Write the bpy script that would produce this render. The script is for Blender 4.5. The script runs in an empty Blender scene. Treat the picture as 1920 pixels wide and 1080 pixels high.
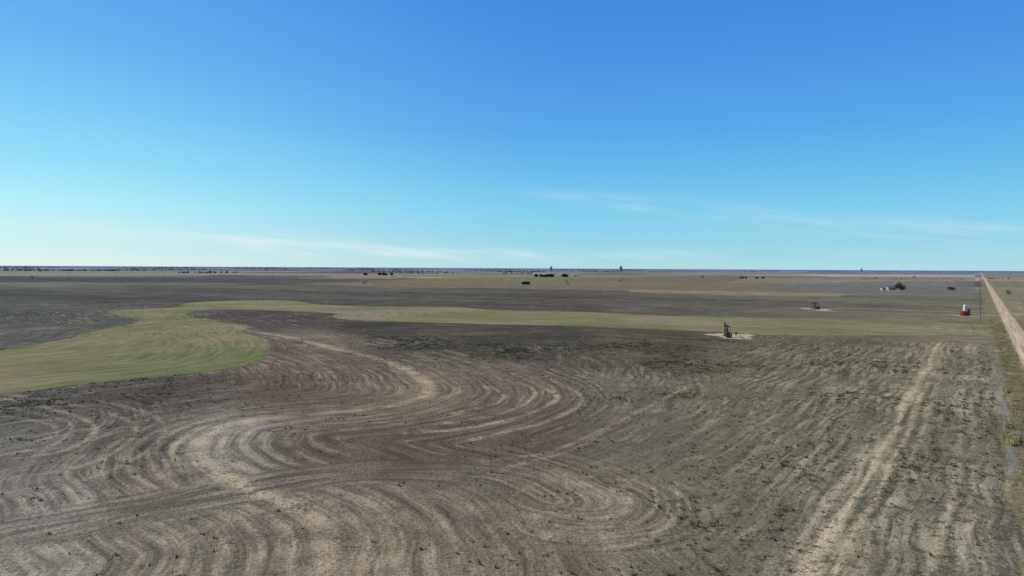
import bpy, math, random
import numpy as np
from mathutils import Vector, Matrix
random.seed(7); rng=np.random.default_rng(7)
scene=bpy.context.scene
scene.view_settings.view_transform='Standard'; scene.view_settings.look='None'; scene.view_settings.exposure=0
H=28.0; FP=1371.0
# ------------------------------------------------------------------ camera
p=math.atan(38/FP); roll=math.radians(0.30)
Fv=Vector((0,math.cos(p),-math.sin(p))); R0=Vector((1,0,0)); U0=R0.cross(Fv)
Rv=R0*math.cos(roll)+U0*math.sin(roll); Uv=U0*math.cos(roll)-R0*math.sin(roll)
cd=bpy.data.cameras.new("camera"); cam=bpy.data.objects.new("camera",cd); scene.collection.objects.link(cam)
M=Matrix((Rv,Uv,-Fv)).transposed().to_4x4(); M.translation=Vector((0,0,H)); cam.matrix_world=M
cd.sensor_width=36; cd.lens=FP/1920*36; cd.clip_start=0.5; cd.clip_end=80000
scene.camera=cam
def G(x,y):
    """surveyed ground position (metres) of a feature seen from the drone"""
    d=Fv*FP+Rv*(x-960)+Uv*(540-y)
    t=H/max(-d.z,0.6); return (d.x*t,d.y*t)
# road frame
TH=math.atan((1836-960)/FP); D=(math.sin(TH),math.cos(TH)); N=(math.cos(TH),-math.sin(TH))
def RP(along,off): return (D[0]*along+N[0]*off, D[1]*along+N[1]*off)
def lin(c): 
    c=np.asarray(c,float)/255; return np.where(c<=0.04045,c/12.92,((c+0.055)/1.055)**2.4)
K=0.54
TW=np.array([1.05,1.01,.86])
def alb(c): return lin(c)/K*TW
# ------------------------------------------------------------------ node helpers
class NT:
    def __init__(s,tree): s.t=tree; s.n=tree.nodes; s.l=tree.links
    def new(s,t,**k):
        n=s.n.new(t)
        for a,b in k.items(): setattr(n,a,b)
        return n
    def put(s,inp,v):
        if isinstance(v,bpy.types.NodeSocket): s.l.new(v,inp)
        elif v is not None: inp.default_value=v
    def m(s,op,a,b=None,c=None,clamp=False):
        n=s.new('ShaderNodeMath',operation=op); n.use_clamp=clamp
        s.put(n.inputs[0],a); s.put(n.inputs[1],b); s.put(n.inputs[2],c); return n.outputs[0]
    def mix(s,f,a,b,bt='MIX'):
        n=s.new('ShaderNodeMix',data_type='RGBA',blend_type=bt)
        s.put(n.inputs[0],f)
        for i,v in ((6,a),(7,b)):
            if isinstance(v,(tuple,list,np.ndarray)): v=tuple(float(q) for q in v[:3])+(1,)
            s.put(n.inputs[i],v)
        return n.outputs[2]
    def noise(s,vec,scale,detail=3,rough=.55,dim='3D'):
        n=s.new('ShaderNodeTexNoise'); n.noise_dimensions=dim
        s.put(n.inputs['Vector'],vec); n.inputs['Scale'].default_value=scale
        n.inputs['Detail'].default_value=detail; n.inputs['Roughness'].default_value=rough
        return n.outputs[0]
    def rng(s,v,a,b,c=0,d=1,smooth=True):
        n=s.new('ShaderNodeMapRange'); n.interpolation_type='SMOOTHSTEP' if smooth else 'LINEAR'
        s.put(n.inputs[0],v); 
        for i,q in zip((1,2,3,4),(a,b,c,d)): s.put(n.inputs[i],q)
        return n.outputs[0]
    def xyz(s,x,y,z):
        n=s.new('ShaderNodeCombineXYZ'); s.put(n.inputs[0],x); s.put(n.inputs[1],y); s.put(n.inputs[2],z); return n.outputs[0]
    def attr(s,name,out=2):
        n=s.new('ShaderNodeAttribute'); n.attribute_name=name; return n.outputs[out]
def mat(name,rough=.9):
    m=bpy.data.materials.new(name); m.use_nodes=True; nt=NT(m.node_tree)
    b=m.node_tree.nodes['Principled BSDF']; b.inputs['Roughness'].default_value=rough
    b.inputs['Specular IOR Level'].default_value=0.15
    return m,nt,b
def simple(name,col,var=.25,scale=1.5,rough=.8,col2=None,metal=0):
    m,nt,b=mat(name,rough); g=nt.new('ShaderNodeNewGeometry')
    n=nt.rng(nt.noise(g.outputs['Position'],scale,3),.3,.7)
    c=np.array(col,float); c2=np.array(col2,float) if col2 is not None else c*(1-var)
    nt.put(b.inputs['Base Color'],nt.mix(n,c2,c)); b.inputs['Metallic'].default_value=metal
    return m
# ------------------------------------------------------------------ ground mesh
fine=np.linspace(-52,52,760); coarse=np.linspace(52,308,66)[1:-1]
ang=np.radians(np.concatenate([fine,coarse])); na=len(ang)
rr=[3.,12.,25.]; r=38.
while r<42000: rr.append(r); r*=1.0105
rr=np.array(rr); nr=len(rr)
A,Rr=np.meshgrid(ang,rr); X=(np.sin(A)*Rr).ravel(); Y=(np.cos(A)*Rr).ravel()
X=np.append(X,0.); Y=np.append(Y,0.); nv=len(X)
P2=np.stack([X,Y],1)
rad=np.hypot(X,Y); az=np.arctan2(X,Y)
def seg_dist(pts,poly,closed=False):
    poly=np.asarray(poly,float); q=np.roll(poly,-1,0) if closed else poly[1:]; a=poly if closed else poly[:-1]
    best=np.full(len(pts),1e18)
    for i in range(len(a)):
        d=q[i]-a[i]; L=max(d@d,1e-9); w=pts-a[i]; t=np.clip((w@d)/L,0,1)
        dx=w[:,0]-t*d[0]; dy=w[:,1]-t*d[1]; best=np.minimum(best,dx*dx+dy*dy)
    return np.sqrt(best)
def inside(pts,poly):
    poly=np.asarray(poly,float); x,y=pts[:,0],pts[:,1]; r_=np.zeros(len(pts),bool); j=len(poly)-1
    for i in range(len(poly)):
        xi,yi=poly[i]; xj,yj=poly[j]
        if yi!=yj:
            r_^=((yi>y)!=(yj>y))&(x<(xj-xi)*(y-yi)/(yj-yi)+xi)
        j=i
    return r_
def smooth(pts,n=6,closed=False):
    P=[np.array(q,float) for q in pts]; out=[]; L=len(P)
    for i in range(L if closed else L-1):
        if closed: a,b,c,d=P[i-1],P[i],P[(i+1)%L],P[(i+2)%L]
        else: a,b,c,d=P[max(i-1,0)],P[i],P[i+1],P[min(i+2,L-1)]
        for k in range(n):
            t=k/n; out.append(.5*((2*b)+(-a+c)*t+(2*a-5*b+4*c-d)*t*t+(-a+3*b-3*c+d)*t**3))
    if not closed: out.append(P[-1])
    return out
GP=[(-500,690),(-200,672),(0,657),(95,641),(140,633),(150,626),(200,616),(245,609),(262,602),(240,596),(205,588),(205,583),(262,580),(335,576),(345,569),(430,564),(545,564),(600,571),(700,574),(850,576),(930,581),(1100,585),(1250,592),(1400,595),(1600,600),(1800,606),(1858,609),
 (1872,627),(1700,628),(1500,627),(1380,624),(1100,612),(900,607),(700,602),(640,598),(620,593),(632,588),(560,584),(430,580),(372,583),(350,589),(372,597),(430,605),(468,613),(455,624),(492,634),(506,648),(500,662),(470,680),(380,698),(200,715),(0,739),(-200,760),(-500,800)]
GW=[G(*q) for q in smooth(GP,3,True)]
SC=[(330,588),(395,602),(450,617),(540,632),(620,652),(700,670),(770,697),(806,725),(790,745),(700,766),(560,778),(440,795),(385,820),(372,850),(410,885),(490,925),(570,960),(612,1010),(600,1100),(560,1250)]
SW=[G(*q) for q in smooth(SC,8)]
near=rad<1500
gsd=np.full(nv,-400.); dd=seg_dist(P2[near],GW,True); ins=inside(P2[near],GW); gsd[near]=np.where(ins,dd,-dd)
ssd=np.full(nv,400.); nn=rad<420; ssd[nn]=seg_dist(P2[nn],SW)
CR=[G(*q) for q in smooth([(-300,1060),(-100,1035),(0,1005),(200,967),(400,926),(560,898),(700,884),(860,886),(960,900),(1040,940)],6)]
csd=np.full(nv,400.); csd[nn]=seg_dist(P2[nn],CR)
off=X*N[0]+Y*N[1]; alo=X*D[0]+Y*D[1]
CP=[(50,1060,116,107,94,.15),(400,1050,108,98,83,.15),(700,1060,114,101,84,.1),(1000,1060,106,95,78,.3),(1300,1060,100,92,75,.6),(1600,1060,116,107,88,.7),(1850,1060,100,94,79,.8),
(50,930,110,102,92,.2),(300,930,96,87,76,.2),(600,930,100,89,77,.15),(850,930,101,91,77,.2),(1100,950,113,102,84,.3),(1350,930,104,96,79,.7),(1600,930,112,104,86,.7),(1800,930,105,98,82,.8),
(60,820,100,94,86,.4),(250,830,86,79,71,.35),(420,830,112,106,96,.1),(600,830,88,77,67,.15),(800,830,82,70,61,.1),(1000,820,84,73,63,.1),(1200,830,99,90,76,.3),(1450,830,100,93,77,.7),(1700,800,107,99,81,.7),
(80,770,82,76,70,.5),(300,740,77,69,62,.4),(550,730,92,80,69,.15),(800,730,108,94,80,.1),(950,740,96,84,72,.1),(1150,740,98,89,76,.4),(1400,740,102,95,78,.6),(1700,720,111,103,84,.6),(1860,740,112,107,90,.6),
(540,670,97,85,73,.2),(600,640,101,90,78,.2),(800,650,78,71,63,.7),(1000,650,74,67,60,.9),(1200,660,88,79,66,.9),(1450,665,99,90,73,.8),(1750,660,111,102,83,.5),
(700,615,62,58,54,.6),(1000,625,65,60,55,.8),(1250,632,75,68,59,.8),(1600,640,92,84,69,.7),(520,600,71,66,60,.4),
(30,620,84,82,75,.4),(200,600,80,78,71,.4),(50,575,76,75,71,.3),(50,550,74,73,70,.3),(300,555,72,70,67,.3),(700,555,75,71,66,.3),(1000,562,72,68,63,.4),(1300,570,80,76,69,.4),(1600,572,87,82,72,.4),(1750,592,100,93,76,.3),
(100,532,86,83,78,.2),(400,535,81,77,71,.2),(700,540,82,78,70,.2),(100,518,110,109,99,0),(700,520,104,100,90,0),(1300,520,116,108,92,0),(1700,518,120,117,105,0),(1700,560,92,88,77,.3)]
cu=[];cv=[];cc=[]
for c in CP:
    gx,gy=G(c[0],c[1]); cu.append(math.atan2(gx,gy)*2.6); cv.append(math.log(math.hypot(gx,gy))); cc.append(list(alb(c[2:5]))+[c[5]])
cc=np.array(cc)
lr=np.log(np.maximum(rad,40)); lr=np.minimum(lr,math.log(3200)); ua=np.clip(az,-.9,.9)*2.6
num=np.zeros((nv,4)); den=np.zeros(nv)
for a,b,c in zip(cu,cv,cc):
    w=1/((ua-a)**2+(lr-b)**2+.004)**1.8; num+=w[:,None]*c; den+=w
col=num/den[:,None]
weed=col[:,3].copy(); col=col[:,:3].copy()
stripe=np.ones(nv)
ci=np.floor((off+37)/430.).astype(int); cj=np.floor((alo+150)/800.).astype(int)
hsh=np.abs(np.sin(ci*127.1+cj*311.7)*43758.5453)%1; hs2=np.abs(np.sin(ci*269.5+cj*183.3)*43758.5453)%1
fw=np.clip((rad-1000)/400,0,1)
pal=np.array([alb(q) for q in [(74,73,71),(124,115,98),(90,92,78),(144,135,116),(104,92,80),(70,69,68),(108,110,92),(120,110,96)]])
pc=pal[(hsh*8).astype(int)%8]*(0.86+.28*hs2)[:,None]
col=col*(1-.85*fw[:,None])+pc*.85*fw[:,None]
bd=np.sin(alo/34.+1.5*np.sin(off/160.))+.6*np.sin(alo/13.+2*np.sin(off/90.))
bm=np.clip((rad-430)/200,0,1)*np.clip((4000-rad)/1500,0,1)
col*= (1+.12*bd*bm)[:,None]
def paint(poly,c,w=None,soft=1.0):
    W=[G(*q) for q in poly]; i=inside(P2,W); col[i]=col[i]*(1-soft)+alb(c)*soft
    if w is not None: weed[i]=w
paint([(560,532),(700,527),(900,519),(1200,516),(1590,518),(1500,531),(1400,540),(1600,552),(1560,556),(1190,546),(900,540),(740,541),(640,535)],(104,93,77),.1,.75)
paint([(700,526),(860,519),(1010,518),(1150,521),(1000,528),(800,530)],(98,98,74),.1,.75)
paint([(1180,543),(1400,547),(1600,551),(1575,556),(1380,554),(1180,548)],(124,111,90),.05,.7)
paint([(1500,531),(1640,527),(1826,527),(1832,553),(1600,551),(1430,541)],(94,92,89),.1,.85)
paint([(1400,521),(1828,520),(1828,526),(1640,526),(1500,529),(1380,526)],(110,104,94),.1,.8)
paint([(1480,513.5),(1828,515),(1828,520),(1560,519)],(142,136,124),0,.8)
paint([(0,508),(300,509),(480,511),(380,518),(150,519),(-100,516)],(112,114,100),0,.8)
paint([(-200,521),(200,521),(560,523),(440,529),(200,528),(-200,530)],(70,68,69),0,.9)
paint([(560,515),(760,516),(740,523),(560,522)],(118,109,94),0,.8)
paint([(-200,530),(250,530),(500,531),(420,534),(-200,534)],(98,94,86),.1,.7)
paint([(450,517),(620,517.5),(600,521),(430,520)],(78,77,71),0,.8)
paint([(860,512.5),(1000,513),(1250,513.5),(1180,515.5),(900,515)],(88,88,76),0,.7)
i=off>19; col[i]=col[i]*.3+alb((116,107,86))*.7; weed[i]=.4
i=(off>19)&(alo>420)&(alo<800); col[i]=alb((118,109,86))
rd=(alo>-400)&(alo<2600)
e1=.7*np.sin(alo/11.)+.4*np.sin(alo/4.7)
i=rd&(off>3.6+e1)&(off<12.2); col[i]=alb((110,101,78)); weed[i]=.6; stripe[i]=.5
i=rd&(off>4.3+e1)&(off<5.6+e1)&(alo<330)&(alo>120); col[i]=alb((114,110,98)); weed[i]=.3
i=rd&(off>17)&(off<24); col[i]=alb((114,105,80)); stripe[i]=.5
haze_mix=np.clip((np.log(np.maximum(rad,1))-math.log(3600))/(math.log(14000)-math.log(3600)),0,1)[:,None]
col=col*(1-haze_mix)+alb((86,98,120))/TW*haze_mix*(.8+.4*hs2[:,None])  # bluish aerial haze painted into the ground colour, growing with distance
trk=np.zeros(nv)
sA_=.6+.4*np.sin(X/23.+Y/31.)
trk=np.maximum(trk,np.exp(-(ssd/1.9)**2)*.9)
for o,w,a in ((3.6,.8,.55),(6.5,.6,.5),(9.5,.6,.4),(13,.55,.4),(17,.6,.35),(22,.6,.3),(28,.6,.3)):
    trk=np.maximum(trk,np.exp(-((ssd-o)/w)**2)*a*sA_*(csd>6))
def line(poly,w,a,sgn=1):
    global trk
    m=rad<500; v=np.exp(-(seg_dist(P2[m],[G(*q) for q in smooth(poly,4)])/w)**2)*a
    t=trk[m]; trk[m]=np.maximum(t,v) if sgn>0 else np.where(v>.15,-v,t)
wob=.7*np.sin(alo/17.)+.5*np.sin(alo/7.3)
wid=1+.5*np.sin(alo/26.)+.3*np.sin(alo/9.)
for o,w,a in ((-12.4,.8,1.3),(-10.3,.45,.9),(-14.6,.4,.6),(-8.2,.5,.5),(-2.6,.5,.7),(-.5,.5,.6)):
    trk=np.maximum(trk,np.exp(-((off-o-wob*.5)/(w*(wid if o==-12.4 else 1)))**2)*a*((alo<330)&(alo>-20)))
line([(1260,740),(1120,810),(1020,850),(900,862)],.6,.6)
line([(1300,720),(1160,790),(1080,840),(940,880)],.5,.5)
line([(960,700),(1035,735),(1040,752),(980,780),(860,805),(760,812)],.6,.9)
line([(900,720),(945,740),(925,758),(850,775)],.5,.7)
line([(850,690),(985,722),(995,750),(930,778),(820,795)],.5,.7)
line([(1010,700),(1085,738),(1080,765),(1010,795),(880,825)],.5,.7)
line([(1265,905),(1272,945),(1240,995),(1160,1026),(1080,1022),(1020,1000)],.35,.7)
line([(1225,915),(1230,950),(1190,985),(1130,1000),(1060,990),(1000,965)],.3,.6)
line([(1180,925),(1170,955),(1120,972),(1060,965)],.3,.6)
line([(960,930),(1010,905),(1100,893),(1180,902)],.3,.4)
line([(0,745),(90,765),(165,790),(175,815),(120,845),(30,860)],.6,.8)
line([(0,780),(70,790),(110,808),(60,830),(0,838)],.5,.7)
line([(0,762),(80,778),(135,800),(95,836),(0,852)],.4,.7)
line([(0,900),(160,872),(250,820),(235,785),(120,755),(0,738)],.5,.6)
line([(0,925),(190,890),(300,825),(290,780),(180,750)],.5,.5)
line([(0,1000),(200,965),(400,925),(560,897),(700,882),(860,886)],.4,.75,-1)
line([(0,1012),(200,976),(400,935),(560,906),(700,890),(850,893)],.25,.7,-1)
line([(150,1075),(420,985),(650,925),(760,880),(830,872)],.3,.8,-1)
line([(0,1040),(180,1000),(380,955),(560,930)],.3,.6,-1)
line([(0,668),(140,645),(160,633),(240,615),(330,604)],1.5,.4,1)
def sst(x,a,b): t=np.clip((x-a)/(b-a),0,1); return t*t*(3-2*t)
m_par=sst(off+ .28*alo,-14,12)
m_par=np.where(alo>320,0,m_par)
m_c=(1-sst(csd,3,9))
c3=G(1090,935); c4=G(30,805)
ax3=X-c3[0]; ay3=(Y-c3[1])
d3=np.hypot(ax3,ay3*.9); d4=np.hypot(X-c4[0],(Y-c4[1])*.7)
sec=sst((ax3*.75-ay3*.66)/np.maximum(d3,.1),-.1,.5)
m3=(1-sst(d3,12,19))*sst(d3,1.5,5)*sec; m4=(1-sst(d4,16,30))*sst(d4,1,5)
m_g=sst(ssd,30,60)
me=bpy.data.meshes.new("ground")
idx=np.arange(nr*na).reshape(nr,na)
a=idx[:-1,:]; b=np.roll(idx,-1,1)[:-1,:]; c=np.roll(idx,-1,1)[1:,:]; d=idx[1:,:]
quads=np.stack([a,d,c,b],-1).reshape(-1,4)
cen=nr*na; fan=np.stack([np.full(na,cen),idx[0],np.roll(idx[0],-1)],-1)
nq=len(quads); nf=len(fan)
Z=np.zeros(nv)
me.vertices.add(nv); me.vertices.foreach_set('co',np.stack([X,Y,Z],1).ravel())
me.loops.add(nq*4+nf*3); me.loops.foreach_set('vertex_index',np.concatenate([quads.ravel(),fan.ravel()]))
me.polygons.add(nq+nf); me.polygons.foreach_set('loop_start',np.concatenate([np.arange(nq)*4,nq*4+np.arange(nf)*3]))
me.update(calc_edges=True)
def addf(n,v): at=me.attributes.new(n,'FLOAT','POINT'); at.data.foreach_set('value',v.astype(np.float32))
def addc(n,v):
    at=me.attributes.new(n,'FLOAT_COLOR','POINT'); at.data.foreach_set('color',np.concatenate([v,np.ones((nv,1))],1).astype(np.float32).ravel())
addf('s',ssd);addf('g',gsd);addf('weed',weed);addf('trk',trk);addf('stp',stripe);addf('cs',csd);addf('mc',m_c)
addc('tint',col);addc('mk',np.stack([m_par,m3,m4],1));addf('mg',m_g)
ground=bpy.data.objects.new("ground",me); scene.collection.objects.link(ground)
if me.polygons[1000].normal.z<0: me.flip_normals()
# ground material
gm,nt,bs=mat("farm_soil",1.0); bs.inputs['Specular IOR Level'].default_value=0.0
geo=nt.new('ShaderNodeNewGeometry'); pos=geo.outputs['Position']
sp=nt.new('ShaderNodeSeparateXYZ'); nt.l.new(pos,sp.inputs[0]); px,py=sp.outputs[0],sp.outputs[1]
bigN=nt.noise(pos,.03,4,.62); midN=nt.noise(pos,.22,4,.7); fineN=nt.noise(pos,2.3,4,.85)
warp=nt.m('ADD',nt.m('MULTIPLY',nt.m('SUBTRACT',nt.noise(pos,.06,1,.5),.5),4.0),nt.m('MULTIPLY',nt.m('SUBTRACT',midN,.5),.5))
pxs=nt.m('MULTIPLY',px,.05); pys=nt.m('MULTIPLY',py,.05)
o_s=nt.m('ADD',nt.m('MULTIPLY',px,N[0]),nt.m('MULTIPLY',py,N[1]))
def circ(c,k):
    dx=nt.m('SUBTRACT',px,c[0]); dy=nt.m('MULTIPLY',nt.m('SUBTRACT',py,c[1]),k)
    return nt.m('SQRT',nt.m('ADD',nt.m('MULTIPLY',dx,dx),nt.m('MULTIPLY',dy,dy)))
def fmix(f,a,b): return nt.m('ADD',a,nt.m('MULTIPLY',f,nt.m('SUBTRACT',b,a)))
def stripes(s,seed,k=1.15):
    s=nt.m('ADD',s,warp)
    return nt.noise(nt.xyz(nt.m('ADD',nt.m('MULTIPLY',s,k),seed),pxs,pys),1.0,3,.66)
mk=nt.new('ShaderNodeSeparateColor'); nt.l.new(nt.attr('mk',0),mk.inputs[0])
sA=stripes(nt.attr('s'),0); sG=stripes(nt.m('MULTIPLY',nt.attr('g'),.7),20); sP=stripes(o_s,40,.95)
s3=stripes(circ(c3,.9),60); s4=stripes(circ(c4,.7),80); s5=stripes(nt.attr('cs'),100)
st=fmix(nt.attr('mg'),sA,sG); st=fmix(mk.outputs[2],st,s4); st=fmix(nt.attr('mc'),st,s5); st=fmix(mk.outputs[0],st,sP); st=fmix(mk.outputs[1],st,s3)
vis=nt.m('MULTIPLY',nt.rng(bigN,.35,.65,.65,1.25),nt.attr('stp'))
vis=nt.m('MULTIPLY',vis,nt.rng(midN,.35,.6,.75,1.2))
stc=nt.m('MULTIPLY',nt.m('SUBTRACT',st,.5),vis)
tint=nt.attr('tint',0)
mul=nt.rng(stc,-.16,.14,.56,1.30,False)
mul=nt.m('MULTIPLY',mul,nt.rng(fineN,.25,.75,.3,1.7,False))
mul=nt.m('MULTIPLY',mul,nt.rng(midN,.25,.75,.7,1.3,False))
mul=nt.m('MULTIPLY',mul,nt.rng(bigN,.25,.75,.76,1.24,False))
soil=nt.mix(1.0,tint,nt.xyz(mul,mul,mul),'MULTIPLY')
stub=nt.rng(nt.m('ADD',stc,nt.m('MULTIPLY',nt.m('SUBTRACT',fineN,.5),.55)),.07,.24)
soil=nt.mix(nt.m('MULTIPLY',stub,.6),soil,nt.mix(.5,alb((170,156,132)),tint))
tk=nt.attr('trk')
tp=nt.m('MULTIPLY',nt.m('MAXIMUM',tk,0.0),nt.rng(nt.m('ADD',midN,nt.m('MULTIPLY',nt.m('SUBTRACT',fineN,.5),.9)),.30,.58))
tp=nt.m('MULTIPLY',tp,nt.rng(bigN,.36,.60,.45,1.0),clamp=True)
soil=nt.mix(tp,soil,nt.mix(fineN,alb((130,114,92)),alb((190,170,142))))
tn=nt.m('MULTIPLY',nt.m('MAXIMUM',nt.m('MULTIPLY',tk,-1.0),0.0),nt.rng(fineN,.35,.6,.3,.9))
soil=nt.mix(tn,soil,alb((56,49,44)))
wn=nt.noise(pos,.6,5,.8)
wd=nt.attr('weed')
thr=nt.m('SUBTRACT',.63,nt.m('MULTIPLY',wd,.13))
wm=nt.rng(nt.m('ADD',wn,nt.m('MULTIPLY',stc,-.3)),thr,nt.m('ADD',thr,.04))
soil=nt.mix(nt.m('MULTIPLY',wm,.74),soil,nt.mix(fineN,alb((36,35,29)),alb((80,79,62))))
gn=nt.m('MULTIPLY',nt.m('SUBTRACT',midN,.5),7.0)
gmask=nt.rng(nt.m('ADD',nt.attr('g'),gn),-1.3,1.3)
gst=nt.noise(nt.xyz(nt.m('MULTIPLY',nt.attr('g'),.7),pxs,pys),1,3,.65)
gpatch=nt.rng(nt.noise(pos,.016,3,.6),.38,.62)
gcol=nt.mix(gpatch,alb((116,106,84)),alb((98,97,69)))
edge=nt.rng(nt.attr('g'),1,9,1,0)
gcol=nt.mix(nt.m('MULTIPLY',edge,nt.m('MULTIPLY',gpatch,.7)),gcol,alb((84,95,54)))
gm2=nt.m('MULTIPLY',nt.rng(gst,.25,.75,.62,1.38,False),nt.rng(fineN,.25,.75,.7,1.3,False))
gm2=nt.m('MULTIPLY',gm2,nt.rng(midN,.25,.75,.84,1.16,False))
gcol=nt.mix(1.0,gcol,nt.xyz(gm2,gm2,gm2),'MULTIPLY')
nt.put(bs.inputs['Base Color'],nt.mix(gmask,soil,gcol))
bmp=nt.new('ShaderNodeBump'); bmp.inputs['Strength'].default_value=.8; bmp.inputs['Distance'].default_value=.5
nt.put(bmp.inputs['Height'],nt.noise(pos,1.1,4,.78)); nt.l.new(bmp.outputs[0],bs.inputs['Normal'])
me.materials.append(gm)

# ------------------------------------------------------------------ builder
def mesh_tris(name,V,T,mats,mi=None):
    m=bpy.data.meshes.new(name); V=np.asarray(V,np.float32); T=np.asarray(T,np.int32)
    m.vertices.add(len(V)); m.vertices.foreach_set('co',V.ravel())
    m.loops.add(T.size); m.loops.foreach_set('vertex_index',T.ravel())
    m.polygons.add(len(T)); m.polygons.foreach_set('loop_start',np.arange(len(T))*T.shape[1])
    for q in mats: m.materials.append(q)
    if mi is not None: m.polygons.foreach_set('material_index',mi)
    m.update(calc_edges=True); return m
def obj(name,m,loc=(0,0,0),rz=0,s=1,parent=None):
    o=bpy.data.objects.new(name,m); scene.collection.objects.link(o); o.location=loc; o.rotation_euler=(0,0,rz)
    o.scale=(s,s,s) if not isinstance(s,tuple) else s
    if parent: o.parent=parent
    return o
class B:
    def __init__(s): s.v=[];s.f=[];s.m=[]
    def add(s,v,f,m): k=len(s.v); s.v+= [tuple(q) for q in v]; s.f+=[tuple(i+k for i in q) for q in f]; s.m+=[m]*len(f)
    def beam(s,a,b,w,h,m=0):
        a=Vector(a);b=Vector(b);d=(b-a).normalized(); up=Vector((0,0,1)) if abs(d.z)<.95 else Vector((1,0,0))
        x=d.cross(up).normalized()*w/2; y=x.cross(d).normalized()*h/2
        v=[a-x-y,a+x-y,a+x+y,a-x+y,b-x-y,b+x-y,b+x+y,b-x+y]
        s.add(v,[(0,3,2,1),(4,5,6,7),(0,1,5,4),(1,2,6,5),(2,3,7,6),(3,0,4,7)],m)
    def box(s,c,sz,m=0): s.beam((c[0]-sz[0]/2,c[1],c[2]),(c[0]+sz[0]/2,c[1],c[2]),sz[1],sz[2],m)
    def cyl(s,a,b,r1,r2,n=10,m=0,cap=True):
        a=Vector(a);b=Vector(b);d=(b-a).normalized(); up=Vector((0,0,1)) if abs(d.z)<.9 else Vector((1,0,0))
        x=d.cross(up).normalized(); y=d.cross(x)
        v=[a+(x*math.cos(t)+y*math.sin(t))*r1 for t in [2*math.pi*i/n for i in range(n)]]+[b+(x*math.cos(t)+y*math.sin(t))*r2 for t in [2*math.pi*i/n for i in range(n)]]
        f=[(i,(i+1)%n,n+(i+1)%n,n+i) for i in range(n)]
        if cap: f+=[tuple(range(n-1,-1,-1)),tuple(range(n,2*n))]
        s.add(v,f,m)
    def prism(s,pts,y0,y1,m=0):
        n=len(pts); v=[(p_[0],y0,p_[1]) for p_ in pts]+[(p_[0],y1,p_[1]) for p_ in pts]
        s.add(v,[tuple(range(n)),tuple(range(2*n-1,n-1,-1))]+[(i,n+i,n+(i+1)%n,(i+1)%n) for i in range(n)],m)
    def mesh(s,name,mats):
        m=bpy.data.meshes.new(name); m.from_pydata(s.v,[],s.f)
        for q in mats: m.materials.append(q)
        m.polygons.foreach_set('material_index',s.m); m.update(); return m

# ------------------------------------------------------------------ dirt road
als=np.concatenate([np.arange(-250,1500,3.),np.arange(1500,15000,60.)])
prof=[(10.3,-.06),(11.2,.04),(12.6,.09),(14.5,.12),(16.4,.09),(17.9,.04),(18.8,-.06)]
V=[]
for al in als:
    for k,(o,z) in enumerate(prof):
        jit=(.35*math.sin(al/9.+k)+.25*math.sin(al/23.+2*k)+random.uniform(-.35,.35)) if k in (0,1,5,6) else 0
        q=RP(al,o+jit); V.append((q[0],q[1],z))
n=len(prof); T=[]
for i_ in range(len(als)-1):
    for k in range(n-1): T.append((i_*n+k,i_*n+k+1,(i_+1)*n+k+1,(i_+1)*n+k))
rm,nt2,b2=mat("packed_dirt",1.0)
g=nt2.new('ShaderNodeNewGeometry'); sp=nt2.new('ShaderNodeSeparateXYZ'); nt2.l.new(g.outputs['Position'],sp.inputs[0])
oo=nt2.m('ADD',nt2.m('MULTIPLY',sp.outputs[0],N[0]),nt2.m('MULTIPLY',sp.outputs[1],N[1]))
la=nt2.m('ADD',nt2.m('MULTIPLY',sp.outputs[0],D[0]),nt2.m('MULTIPLY',sp.outputs[1],D[1]))
oo2=nt2.m('ADD',oo,nt2.m('MULTIPLY',nt2.noise(g.outputs['Position'],.03,1),1.2))
ln=nt2.noise(nt2.xyz(nt2.m('MULTIPLY',oo2,1.5),nt2.m('MULTIPLY',la,.015),0.0),1,4,.65)
c_=nt2.mix(nt2.rng(ln,.36,.62),alb((132,112,90)),alb((180,158,134)))
ed=nt2.rng(nt2.m('ADD',nt2.m('ABSOLUTE',nt2.m('SUBTRACT',oo,14.5)),nt2.m('MULTIPLY',nt2.noise(g.outputs['Position'],.3,5,.7),3.0)),3.8,5.2)
c_=nt2.mix(ed,c_,alb((112,103,78)))
fn=nt2.noise(g.outputs['Position'],1.5,4,.75); c_=nt2.mix(nt2.rng(fn,.35,.65,0,.45),c_,alb((124,107,88)))
nt2.put(b2.inputs['Base Color'],c_)
m_=mesh_tris("dirt_road",V,T,[rm])
if m_.polygons[10].normal.z<0: m_.flip_normals()
obj("dirt_road",m_)
dm=simple("pale_dirt",alb((166,148,122)),scale=.4,col2=alb((120,107,88)),rough=1)
dm2=simple("dull_dirt",alb((136,122,100)),scale=.3,col2=alb((104,94,77)),rough=1)
def strip(name,poly,w,m,z=.03):
    P=[Vector(G(*q)) for q in smooth(poly,8)]; V=[];T=[]
    Q=[]
    for a_,b_ in zip(P[:-1],P[1:]):
        k=max(1,int((b_-a_).length/4)); Q+= [a_.lerp(b_,i/k) for i in range(k)]
    Q.append(P[-1])
    for i,q in enumerate(Q):
        t=(Q[min(i+1,len(Q)-1)]-Q[max(i-1,0)]).normalized(); nn_=Vector((t.y,-t.x))
        e=q+nn_*w*(.5+random.uniform(-.22,.22)); f_=q-nn_*w*(.5+random.uniform(-.22,.22))
        V+=[(e.x,e.y,z),(f_.x,f_.y,z)]
    T=[(2*i,2*i+1,2*i+3,2*i+2) for i in range(len(Q)-1)]
    mm=mesh_tris(name,V,T,[m])
    if mm.polygons[0].normal.z<0: mm.flip_normals()
    obj(name,mm)
strip("dirt_track",[(1536,580),(1600,578),(1660,580),(1720,583),(1800,586),(1866,592)],6,dm2)
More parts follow.
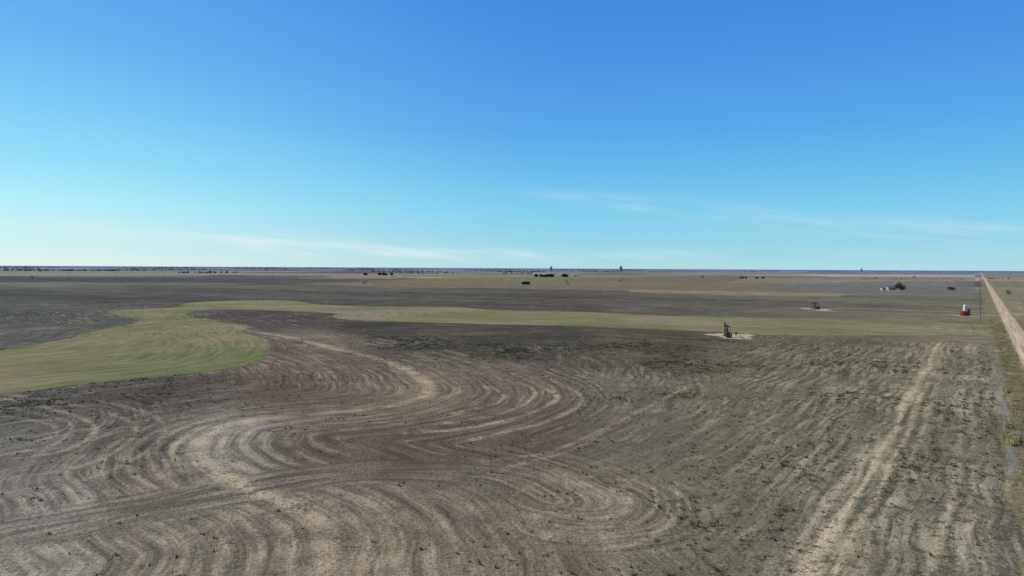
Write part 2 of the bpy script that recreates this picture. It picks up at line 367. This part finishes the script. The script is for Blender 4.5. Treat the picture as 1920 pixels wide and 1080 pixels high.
strip("dirt_track",[(1400,627),(1500,628),(1700,628),(1800,627.5),(1878,628)],2.6,dm2,.035)
strip("dirt_track",[(1190,544),(1400,549),(1600,552),(1700,553),(1846,554)],7,dm2,.04)
strip("dirt_track",[(1895,592),(1950,585),(2100,580)],6,dm2,.045)
strip("dirt_track",[(0,520),(300,521),(600,520),(900,517)],8,dm2,.04)
def pad(x,y,rx,ry,m,z=.05):
    c=G(x,y); V=[(c[0],c[1],z)]; n=48; ph=random.random()*9
    for i in range(n):
        t=2*math.pi*i/n; k=1+.16*math.sin(3*t+ph)+.12*math.sin(5*t+2*ph)+random.uniform(-.07,.07)
        V.append((c[0]+rx*k*math.cos(t),c[1]+ry*k*math.sin(t),z))
    obj("well_pad",mesh_tris("well_pad",V,[(0,1+i,1+(i+1)%n) for i in range(n)],[m]))
pad(1372,630,8.5,13,dm); pad(1532,580,7,20,dm); pad(1808,592,9,14,dm2); pad(1395,628,4,5,dm,.06)
pad(1675,545,16,20,dm2); pad(1062,532,8,20,dm2); pad(685,534,9,20,dm2)

# ------------------------------------------------------------------ pumpjack
steel=simple("weathered_dark_green_steel",(.04,.05,.03),scale=1.2,col2=(.06,.04,.025),rough=.6)
rust=simple("rusty_iron",(.13,.06,.03),scale=2,col2=(.05,.03,.02))
ylw=simple("faded_yellow_paint",(.22,.17,.06),scale=2)
conc=simple("concrete",(.36,.34,.31),scale=1)
b=B()
b.box((-1.2,0,.12),(7.2,2.2,.24),3)
for y in (-.75,.75): b.beam((-4.7,y,.38),(2.2,y,.38),.2,.28,0)
for x in (-4.4,-2.6,-.8,1.2): b.beam((x,-.75,.36),(x,.75,.36),.2,.2,0)
for y in (-1,1):
    b.beam((1.1,.75*y,.5),(.12,.28*y,4.1),.22,.22,0); b.beam((-1.0,.75*y,.5),(-.12,.28*y,4.1),.22,.22,0)
    b.beam((.6,.55*y,2.2),(-.6,.55*y,2.2),.1,.1,0)
for z,w in ((1.6,.6),(2.8,.43)):
    b.beam((.75-.2*z,-w,z),(.75-.2*z,w,z),.1,.1,0); b.beam((-.7+.18*z,-w,z),(-.7+.18*z,w,z),.1,.1,0)
b.beam((-.75,-.62,.8),(0,.4,3.4),.08,.08,0)
b.box((0,0,4.15),(.7,.8,.18),0); b.cyl((0,-.45,4.35),(0,.45,4.35),.17,.17,10,1)
b.beam((-3.2,0,4.42),(2.9,0,4.85),.38,.55,0)
arc=[(2.75+.55*math.cos(t)*1.0,4.75+1.15*math.sin(t)) for t in np.linspace(-1.15,1.05,9)]
b.prism([(2.6,5.15),(2.55,4.5),(2.75,3.75)]+arc,-.26,.26,2)
for y in (-.08,.08): b.cyl((3.28,y,4.6),(3.28,y,2.2),.025,.025,5,1)
b.box((3.28,0,2.15),(.2,.35,.08),1)
b.cyl((3.28,0,0),(3.28,0,1.1),.16,.16,8,1); b.cyl((3.28,0,1.1),(3.28,0,2.1),.05,.05,6,1); b.cyl((2.95,0,.8),(3.9,0,.8),.08,.08,6,1)
b.box((-2.7,0,.8),(1.3,1.0,.6),0); b.prism([(-3.4,1.1),(-2.0,1.1),(-1.9,1.6),(-2.3,2.05),(-3.1,2.05),(-3.5,1.6)],-.45,.45,0)
b.cyl((-2.7,-.85,1.6),(-2.7,.85,1.6),.12,.12,8,1)
for y in (-.78,.78):
    b.beam((-2.7,y,1.6),(-3.55,y,.55+.55),.14,.45,0)
    b.prism([(-2.9,1.75),(-3.0,.75),(-3.5,.42),(-4.05,.75),(-4.1,1.3),(-3.6,1.7)],y-.14+(.16 if y>0 else -.16),y+.14+(.16 if y>0 else -.16),0)
    b.beam((-3.1,y*.9,1.35),(-3.15,y*.75,4.3),.14,.14,0)
b.beam((-3.15,-.7,4.3),(-3.15,.7,4.3),.2,.2,0)
b.cyl((-4.35,-.35,.85),(-4.35,.45,.85),.33,.33,10,1); b.cyl((-4.35,.5,.85),(-4.35,.62,.85),.3,.3,12,1); b.cyl((-2.7,.98,1.6),(-2.7,1.02,1.6),.5,.5,14,1)
b.beam((-.55,.5,.6),(-.2,.32,4.2),.05,.4,1)
pj=b.mesh("pumpjack",[steel,rust,ylw,conc])
def place(name,mesh,x,y,rz,s=1): q=G(x,y); return obj(name,mesh,(q[0],q[1],.02),rz,s)
place("pumpjack",pj,1362,632,math.radians(88),1.05)
place("pumpjack",pj,1527,580,math.radians(200),.95)
place("pumpjack",pj,685,533,math.radians(10),1.0)
place("pumpjack",pj,1062,532,math.radians(185),1.05)
place("pumpjack",pj,1165,527,math.radians(0),1.0)
place("pumpjack",pj,60,522,math.radians(170),1.0)
place("pumpjack",pj,1889,551,math.radians(190),.9)
b=B(); b.box((0,0,1.1),(.7,.35,.9),0); b.cyl((-.2,0,0),(-.2,0,.7),.05,.05,6,1); b.cyl((.2,0,0),(.2,0,.7),.05,.05,6,1); b.cyl((0,.1,0),(0,.1,2.4),.06,.05,6,1)
place("control_box",b.mesh("control_box",[simple("grey_enamel",(.12,.12,.11)),rust]),1380,630,.4)

# ------------------------------------------------------------------ tanks
redp=simple("faded_red_paint",(.27,.045,.03),scale=.8,col2=(.16,.03,.022),rough=.6)
whp=simple("white_paint",(.78,.78,.75),scale=.6,col2=(.6,.58,.54),rough=.5)
grn=simple("dark_green_paint",(.04,.07,.05),scale=.8)
def tank(name,r,h,roof,x,y,mt,dome=False,s=1):
    b=B(); b.cyl((0,0,0),(0,0,.15),r+.25,r+.25,28,1); b.cyl((0,0,.15),(0,0,h),r,r,28,0,False)
    for z in np.linspace(.6,h-.05,4): b.cyl((0,0,z-.05),(0,0,z+.05),r+.05,r+.05,28,0)
    if dome:
        pr=[(r*math.cos(t),h+roof*math.sin(t)) for t in np.linspace(0,math.pi/2*.97,6)]
        for (r1,z1),(r2,z2) in zip(pr[:-1],pr[1:]): b.cyl((0,0,z1),(0,0,z2),r1,r2,28,0,z2>pr[-2][1])
    else: b.cyl((0,0,h),(0,0,h+roof),r+.06,.25,28,0)
    b.cyl((0,0,h+roof-.1),(0,0,h+roof+.35),.18,.18,8,2)
    for dy in (-.22,.22): b.beam((-r*.3+dy,-r-.15,.1),(-r*.3+dy,-r-.15,h+.4),.06,.06,2)
    for z in np.arange(.4,h,.4): b.beam((-r*.3-.22,-r-.15,z),(-r*.3+.22,-r-.15,z),.04,.04,2)
    b.cyl((r-.1,0,.5),(r+.9,0,.5),.12,.12,8,2); b.cyl((r+.6,0,.3),(r+.6,0,.9),.16,.16,8,2)
    return place(name,b.mesh(name,[mt,conc,rust]),x,y,0,s)
tank("red_storage_tank",2.3,2.6,.45,1808,592.5,redp)
tank("white_storage_tank",1.15,5.4,.7,1809.5,589,whp,True)
tank("red_storage_tank",.9,3.4,.35,1816,590.5,redp)
for x in (981,986,991): tank("oil_storage_tank",2.6,4.6,.6,x,533.5,grn)

# ------------------------------------------------------------------ buildings
roofm=simple("grey_shingle",(.24,.22,.20),scale=.8); glass=simple("dark_window_glass",(.03,.035,.04),rough=.2)
met=simple("galvanised_metal",(.45,.46,.47),scale=.5,rough=.5)
hwall=simple("weathered_cream_siding",(.55,.51,.44),scale=.5)
def house(name,x,y,L,W,h,rh,rz,wall,roof,doors=True):
    q=G(x,y); e=bpy.data.objects.new(name,None); scene.collection.objects.link(e); e.location=(q[0],q[1],0); e.rotation_euler=(0,0,rz)
    b=B(); b.box((0,0,h/2),(L,W,h),0)
    v=[(-L/2,-W/2,h),(-L/2,W/2,h),(-L/2,0,h+rh),(L/2,-W/2,h),(L/2,W/2,h),(L/2,0,h+rh)]
    b.add(v,[(0,2,1),(3,4,5)],0); obj("walls",b.mesh("walls",[wall]),parent=e)
    b=B(); o=.5; k=rh/(W/2)
    for sg in (-1,1):
        y1=sg*(W/2+o); z1=h-k*o+.05; t=.18
        v=[(-L/2-o,y1,z1),(L/2+o,y1,z1),(L/2+o,0,h+rh+.05),(-L/2-o,0,h+rh+.05)]
        v+=[(a_,b_,c_+t) for a_,b_,c_ in v]
        b.add(v,[(0,1,2,3),(7,6,5,4),(0,4,5,1),(1,5,6,2),(3,2,6,7),(0,3,7,4)],0)
    obj("roof",b.mesh("roof",[roof]),parent=e)
    b=B()
    for i in range(int(L//3)):
        xx=-L/2+1.5+i*3
        for sg in (-1,1): b.box((xx,sg*(W/2+.02),h*.55),(1.0,.08,1.1 if h<4 else 1.6),0)
    obj("windows",b.mesh("windows",[glass]),parent=e)
    b=B(); b.box((L*.12,-W/2-.03,1.05),(1.1 if h<4 else 3.2,.1,2.1 if h<4 else 3.2),0); obj("door",b.mesh("door",[rust]),parent=e)
    return e
house("farmhouse",1668,544,16,8,3.4,1.8,.5,hwall,roofm)
house("farm_shed",1655,544,5,4,2.6,1.2,.3,hwall,roofm)
for x,y,L,W,h in ((1003,517,24,12,5),(1024,518,30,14,6),(1052,518,18,10,4.5),(1078,518,22,12,5)):
    house("barn",x,y,L,W,h,3,random.uniform(-.4,.4),random.choice([whp,met]),met)
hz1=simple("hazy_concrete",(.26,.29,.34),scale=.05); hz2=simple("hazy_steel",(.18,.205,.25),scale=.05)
def elevator(x,dist,h,n,rz):
    aa=math.atan((x-960)/FP); b=B(); r=h*.075
    for i in range(n):
        for sg in (-1,1): b.cyl(((i-(n-1)/2)*2*r,sg*r*.98,0),((i-(n-1)/2)*2*r,sg*r*.98,h*.78),r,r,18,0)
    b.box((0,0,h*.80),(2*r*n,2.2*r,h*.05),0); b.box((0,0,h*.90),(2.2*r,2.0*r,h*.20),0); b.box((0,0,h*1.015),(1.2*r,1.2*r,h*.03),1)
    for zz in (.86,.93): 
        for k in (-.5,0,.5): b.box((k*r,-1.02*r,h*zz),(.3*r,.1,h*.03),1)
    b.beam((r*n,0,0),(r*.9,0,h*.98),1.0,1.0,1)
    obj("grain_elevator",b.mesh("grain_elevator",[hz1,hz2]),(math.sin(aa)*dist,math.cos(aa)*dist,0),rz)
elevator(1033,6800,46,3,.1); elevator(1164,6600,51,3,-.1); elevator(1615,9500,44,3,.5)
# ------------------------------------------------------------------ trees
bark=simple("bark",(.09,.065,.05),scale=3)
def leafm(name,c1,c2): return simple(name,c1,scale=.8,col2=c2,rough=.9)
lf_red=leafm("rust_brown_foliage",(.11,.05,.03),(.045,.026,.018)); lf_dk=leafm("dark_evergreen_foliage",(.045,.055,.028),(.02,.026,.016))
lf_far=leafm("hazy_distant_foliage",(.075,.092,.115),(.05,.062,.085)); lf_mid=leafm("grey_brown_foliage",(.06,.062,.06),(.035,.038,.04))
def tree_mesh(h,w,lf,nl=2600,seed=0):
    rs=np.random.default_rng(seed); b=B(); th=h*.28
    b.cyl((0,0,-.1),(0,0,th),h*.04,h*.028,8,0); b.cyl((0,0,th),(.1,0,h*.8),h*.028,h*.008,7,0)
    cl=[]
    for i in range(11):
        t=i*2.4+rs.uniform(0,.6); z0=th*(.5+.25*i*.35); L=w*.5*rs.uniform(.55,.95)
        e=(math.cos(t)*L,math.sin(t)*L,min(h*.85,z0+L*rs.uniform(.3,.9)))
        b.cyl((0,0,z0),e,h*.014,h*.004,5,0); cl.append((e,w*rs.uniform(.13,.22)))
        m2=(e[0]*.55,e[1]*.55,(z0+e[2])/2+.3); cl.append((m2,w*rs.uniform(.12,.18)))
    for i in range(7): cl.append(((rs.uniform(-.2,.2)*w,rs.uniform(-.2,.2)*w,h*rs.uniform(.62,.92)),w*rs.uniform(.12,.18)))
    V=[];T=[]
    for i in range(nl):
        c,rd_=cl[rs.integers(len(cl))]; q=rs.normal(size=3); q/=np.linalg.norm(q); q*=rd_*rs.uniform(.3,1.1)**.6; q[2]*=.75
        p_=np.array(c)+q; p_[2]=max(p_[2],.25)
        a_=rs.normal(size=3)*.22*h/8; b_=rs.normal(size=3)*.22*h/8; k=len(V); V+=[p_,p_+a_,p_+b_]; T.append((k,k+1,k+2))
    k=len(b.v); b.v+=[tuple(q) for q in V]; b.f+=[tuple(i+k for i in t) for t in T]; b.m+=[1]*len(T)
    return b.mesh("tree",[bark,lf])
t1=tree_mesh(10.5,12,lf_red,3400,1); t2=tree_mesh(8,9,lf_red,2600,2); t3=tree_mesh(6.5,10,lf_dk,2400,3); t4=tree_mesh(6,8,lf_red,2400,4)
place("deciduous_tree",t1,1688,544.5,0); place("deciduous_tree",t2,1683,543,1); place("deciduous_tree",t3,1692,546,2,.9)
place("cedar_tree",t4,1781,546,0,1.0); place("cedar_tree",t3,1787,546,1,.9)
place("cedar_tree",t4,1643,523,0,.9); place("cedar_tree",t3,1317,521,0,1)
place("cedar_tree",t3,1714,521,0,1); place("cedar_tree",t4,1255,512,0,1.3)
def treeline(name,x0,x1,y,hm,lf,n,depth=25,gap=0):
    a_=np.array(G(x0,y)); c_=np.array(G(x1,y)); L=np.linalg.norm(c_-a_); V=[];T=[]
    rs=np.random.default_rng(int(abs(x0)+abs(y)*7))
    nc=max(4,int(L/9)); 
    tt=np.sort(rs.uniform(0,1,nc)); hh=hm*rs.uniform(.45,1.1,nc); 
    if gap: 
        keep=np.sin(tt*L/gap)+rs.uniform(-.7,.7,nc)>-.1; tt=tt[keep]; hh=hh[keep]
    if len(tt)==0: return
    per=max(30,n//len(tt))
    for t,h_ in zip(tt,hh):
        c=a_+(c_-a_)*t+rs.normal(size=2)*[depth*.15,depth*.4]; w_=h_*rs.uniform(.5,.9)
        q=rs.normal(size=(per,3)); q/=np.linalg.norm(q,axis=1)[:,None]; q*=rs.uniform(.3,1,(per,1))**.5
        q=q*[w_,w_,h_*.5]+[c[0],c[1],h_*.52]
        s_=h_*.16; A_=q+rs.normal(size=(per,3))*s_; B_=q+rs.normal(size=(per,3))*s_
        k=len(V); V+=np.stack([q,A_,B_],1).reshape(-1,3).tolist(); T+=(np.arange(per*3).reshape(-1,3)+k).tolist()
    obj(name,mesh_tris(name,V,T,[lf]))
treeline("distant_tree_line",680,735,516,8,lf_mid,7000)
treeline("distant_tree_line",1010,1072,519.5,8,lf_mid,9000,60)
treeline("distant_tree_line",1393,1433,522,5,lf_mid,4000)
treeline("distant_tree_line",740,1000,513,6,lf_mid,6000,40,90)
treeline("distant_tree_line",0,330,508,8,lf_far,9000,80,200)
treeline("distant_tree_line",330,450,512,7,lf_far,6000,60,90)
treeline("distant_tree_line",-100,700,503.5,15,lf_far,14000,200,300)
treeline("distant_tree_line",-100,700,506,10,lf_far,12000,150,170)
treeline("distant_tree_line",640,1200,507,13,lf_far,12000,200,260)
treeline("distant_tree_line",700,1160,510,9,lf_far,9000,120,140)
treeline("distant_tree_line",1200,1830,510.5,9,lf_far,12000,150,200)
treeline("distant_tree_line",1540,1826,524,3.0,lf_mid,2500,20,20)
treeline("distant_tree_line",1845,1960,523,3.5,lf_mid,2500,20,40)
# ------------------------------------------------------------------ utility poles
wood=simple("weathered_pole_wood",(.16,.14,.12),scale=1)
b=B(); b.cyl((0,0,-.3),(0,0,10.5),.17,.12,8,0); b.beam((-1.2,0,9.8),(1.2,0,9.8),.12,.14,0)
for x in (-1.1,-.4,.4,1.1): b.cyl((x,0,9.85),(x,0,10.1),.05,.04,6,1)
b.beam((-.7,0,9.75),(0,0,9.1),.05,.05,0); b.beam((.7,0,9.75),(0,0,9.1),.05,.05,0)
pole=b.mesh("utility_pole",[wood,glass])
for al in range(470,2400,100):
    q=RP(al,.9); obj("utility_pole",pole,(q[0],q[1],0),-TH)
q0=np.array(G(40,524.5)); q1=np.array(G(1560,531))
for i in range(19):
    t=i/18; q=q0+(q1-q0)*t; obj("utility_pole",pole,(q[0],q[1],0),.1)
for al in (380,470,560,650):
    q=RP(al,27); obj("utility_pole",pole,(q[0],q[1],0),-TH,.6)

# ------------------------------------------------------------------ weeds
def vnoise(x,y,sc,seed):
    rs=np.random.default_rng(seed); g_=rs.uniform(0,1,(256,256)); u=x/sc; v=y/sc; i=np.floor(u).astype(int); j=np.floor(v).astype(int); fx=u-i; fy=v-j
    fx=fx*fx*(3-2*fx); fy=fy*fy*(3-2*fy)
    return (g_[i%256,j%256]*(1-fx)+g_[(i+1)%256,j%256]*fx)*(1-fy)+(g_[i%256,(j+1)%256]*(1-fx)+g_[(i+1)%256,(j+1)%256]*fx)*fy
def sample(x,y):
    u=np.arctan2(x,y)*2.6; v=np.log(np.hypot(x,y)); nu=np.zeros(len(x)); de=np.zeros(len(x))
    for a,b_,c in zip(cu,cv,cc):
        w=1/((u-a)**2+(v-b_)**2+.004)**1.8; nu+=w*c[3]; de+=w
    return nu/de
def tufts(name,x,y,size,k,m,tall=1.0,spread=1.0):
    n=len(x); c=np.stack([x,y,np.zeros(n)],1)[:,None,:]; sz=size[:,None]
    t=rng.uniform(0,2*np.pi,(n,k)); rad_=rng.uniform(.1,1,(n,k))*sz*spread
    base=c+np.stack([np.cos(t)*rad_*.6,np.sin(t)*rad_*.6,np.zeros((n,k))],2)
    hgt=sz*tall*rng.uniform(.4,1.1,(n,k))
    tip=c+np.stack([np.cos(t)*rad_*1.3,np.sin(t)*rad_*1.3,hgt],2)
    pa=t+rng.uniform(.8,2.2,(n,k)); w=sz*.22
    side=np.stack([np.cos(pa)*w,np.sin(pa)*w,np.zeros((n,k))],2)
    V=np.stack([base-side+[0,0,-.02],base+side+[0,0,-.02],tip+side*.35,tip-side*.35],2).reshape(-1,3)
    T=np.arange(len(V)).reshape(-1,4)
    obj(name,mesh_tris(name,V,T,[m]))
M_=700000
r_=np.sqrt(rng.uniform(45**2,300**2,M_)); a_=rng.uniform(-.70,.70,M_); x=np.sin(a_)*r_; y=np.cos(a_)*r_
of=x*N[0]+y*N[1]; al=x*D[0]+y*D[1]
row=.5+.5*np.cos(2*np.pi*(of+2.6*vnoise(x,y,14,5)+1.2*vnoise(x,y,4,6))/2.6)
par=sst(of+.28*al,-14,12)
clus=sst(vnoise(x,y,1.5,1)*.6+vnoise(x,y,3.3,21)*.4,.42,.75)*(.3+1.0*sst(vnoise(x,y,9,11),.35,.7))
dens=sample(x,y)**1.5*(.12+1.5*clus)*(.3+1.2*sst(vnoise(x,y,26,2),.3,.75))*(1-par+par*(.25+row*1.1))
trkd=(np.abs(of+12.4)<1.5)|(np.abs(of+10.3)<.6)
ok=(rng.uniform(0,1,M_)<dens*.5)&(of<3.4)&(~trkd)
pts=np.stack([x,y],1)[ok]; pts=pts[~inside(pts,GW)]
szs=.1+.36*rng.uniform(0,1,len(pts))**2
wm1=simple("dry_weed",alb((90,87,65)),scale=.7,col2=alb((56,53,42)),rough=1)
tufts("field_weeds",pts[:,0],pts[:,1],szs,7,wm1,.6)
wm3=simple("pale_stubble",alb((156,145,118)),scale=.5,col2=alb((100,92,75)),rough=1)
M3=150000; r_=np.sqrt(rng.uniform(45**2,190**2,M3)); a_=rng.uniform(-.70,.70,M3); x=np.sin(a_)*r_; y=np.cos(a_)*r_
of=x*N[0]+y*N[1]; ok=(of<3.4)&(vnoise(x,y,7,9)>.45); pts=np.stack([x,y],1)[ok]; pts=pts[~inside(pts,GW)]
tufts("crop_stubble",pts[:,0],pts[:,1],rng.uniform(.05,.15,len(pts)),3,wm3,.7)
gy=simple("dry_verge_grass",alb((134,122,92)),scale=.35,col2=alb((96,90,68)),rough=1)
n_=48000; al=rng.uniform(0,1,n_)**1.3*480+20; of=np.where(rng.uniform(0,1,n_)<.7,rng.normal(8.2,1.5,n_),rng.uniform(17.8,25,n_))
of=np.where(of<14,np.clip(of,3.4,11.1),of)
k=vnoise(al,of*3,8,3)>.3; al=al[k];of=of[k]
x=D[0]*al+N[0]*of; y=D[1]*al+N[1]*of
tufts("verge_grass",x,y,.08+.26*rng.uniform(0,1,len(x))**2,5,gy,.8)
tg=simple("golden_tall_grass",alb((152,139,102)),scale=1.2,col2=alb((112,103,76)),rough=1)
for (cx,cy,n_,w) in ((1898,828,260,1.0),(1890,800,50,.6),(1884,735,40,.6)):
    q=G(cx,cy); t=rng.normal(0,1,n_)*w*1.6; o2=rng.normal(0,.35,n_)*w
    tufts("tall_grass_clump",q[0]+D[0]*t+N[0]*o2,q[1]+D[1]*t+N[1]*o2,rng.uniform(.3,.6,n_),9,tg,1.5,.7)

# ------------------------------------------------------------------ sun and sky
SAZ=math.radians(-72); SEL=math.radians(38)
sd=Vector((math.sin(SAZ)*math.cos(SEL),math.cos(SAZ)*math.cos(SEL),math.sin(SEL)))
sl=bpy.data.lights.new("sun",'SUN'); sl.energy=3.5; sl.angle=math.radians(.5); sl.color=(1,.95,.88)
so=bpy.data.objects.new("sun",sl); scene.collection.objects.link(so); so.rotation_euler=(-sd).to_track_quat('-Z','Y').to_euler(); so.location=(-200,60,150)
w=bpy.data.worlds.new("World"); scene.world=w; w.use_nodes=True; wt=NT(w.node_tree)
bg=w.node_tree.nodes['Background']
sky=wt.new('ShaderNodeTexSky',sky_type='NISHITA'); sky.sun_disc=False; sky.sun_elevation=SEL; sky.sun_rotation=SAZ
sky.altitude=900; sky.air_density=1.0; sky.dust_density=.4; sky.ozone_density=2.0
tc=wt.new('ShaderNodeTexCoord'); s_=wt.new('ShaderNodeSeparateXYZ'); wt.l.new(tc.outputs['Generated'],s_.inputs[0])
el=wt.m('ARCSINE',s_.outputs[2]); azn=wt.m('ARCTAN2',s_.outputs[0],s_.outputs[1])
STR=.1
def ramp(stops):
    n=wt.new('ShaderNodeValToRGB'); wt.l.new(wt.m('DIVIDE',el,math.radians(60)),n.inputs[0]); cr=n.color_ramp
    cr.elements[0].position=0; cr.elements[0].color=tuple(lin(stops[0][1]))+(1,)
    cr.elements[1].position=1; cr.elements[1].color=tuple(lin(stops[-1][1]))+(1,)
    for deg,c in stops[1:-1]:
        q=cr.elements.new(deg/60); q.color=tuple(lin(c))+(1,)
    return n.outputs[0]
rR=ramp([(0,(172,222,230)),(1.2,(152,217,234)),(4.3,(122,206,240)),(7,(103,190,241)),(10.5,(84,168,238)),(15,(70,150,231)),(21,(58,137,224)),(35,(48,112,200)),(59,(42,92,170))])
rL=ramp([(0,(226,242,240)),(1.2,(208,240,243)),(4.3,(176,241,250)),(7,(148,226,253)),(10.5,(124,205,251)),(15,(102,182,246)),(21,(84,158,239)),(35,(56,118,206)),(59,(42,92,170))])
fa=wt.rng(azn,-.68,.12,1,0)
base=wt.mix(fa,rR,rL)
base=wt.mix(1.0,base,(1/STR,1/STR,1/STR),'MULTIPLY')
skn=wt.mix(.9,sky.outputs[0],base)
def gauss(a0,e0,sa,se,slope):
    da=wt.m('SUBTRACT',azn,a0); de=wt.m('SUBTRACT',el,wt.m('ADD',e0,wt.m('MULTIPLY',da,slope)))
    q=wt.m('ADD',wt.m('POWER',wt.m('ABSOLUTE',wt.m('DIVIDE',da,sa)),2.0),wt.m('POWER',wt.m('ABSOLUTE',wt.m('DIVIDE',de,se)),2.0))
    return wt.m('EXPONENT',wt.m('MULTIPLY',q,-1.0))
cv_=wt.xyz(wt.m('MULTIPLY',azn,7.0),wt.m('MULTIPLY',wt.m('ADD',el,wt.m('MULTIPLY',azn,.09)),75.0),0.0)
cn=wt.rng(wt.noise(cv_,1.0,6,.62),.34,.72)
g1=wt.m('MULTIPLY',gauss(.2,.083,.14,.010,-.1),.5); g2=wt.m('MULTIPLY',gauss(-.4,.036,.38,.011,-.05),.95); g3=wt.m('MULTIPLY',gauss(.55,.045,.2,.018,-.08),.35)
g4=wt.m('MULTIPLY',gauss(-.1,.018,.5,.008,0.0),.45)
cm=wt.m('MULTIPLY',cn,wt.m('ADD',wt.m('ADD',g1,g2),wt.m('ADD',g3,g4)),clamp=True)
skc=wt.mix(cm,skn,(7.2,8.6,8.8))
wt.l.new(skc,bg.inputs[0]); bg.inputs[1].default_value=STR
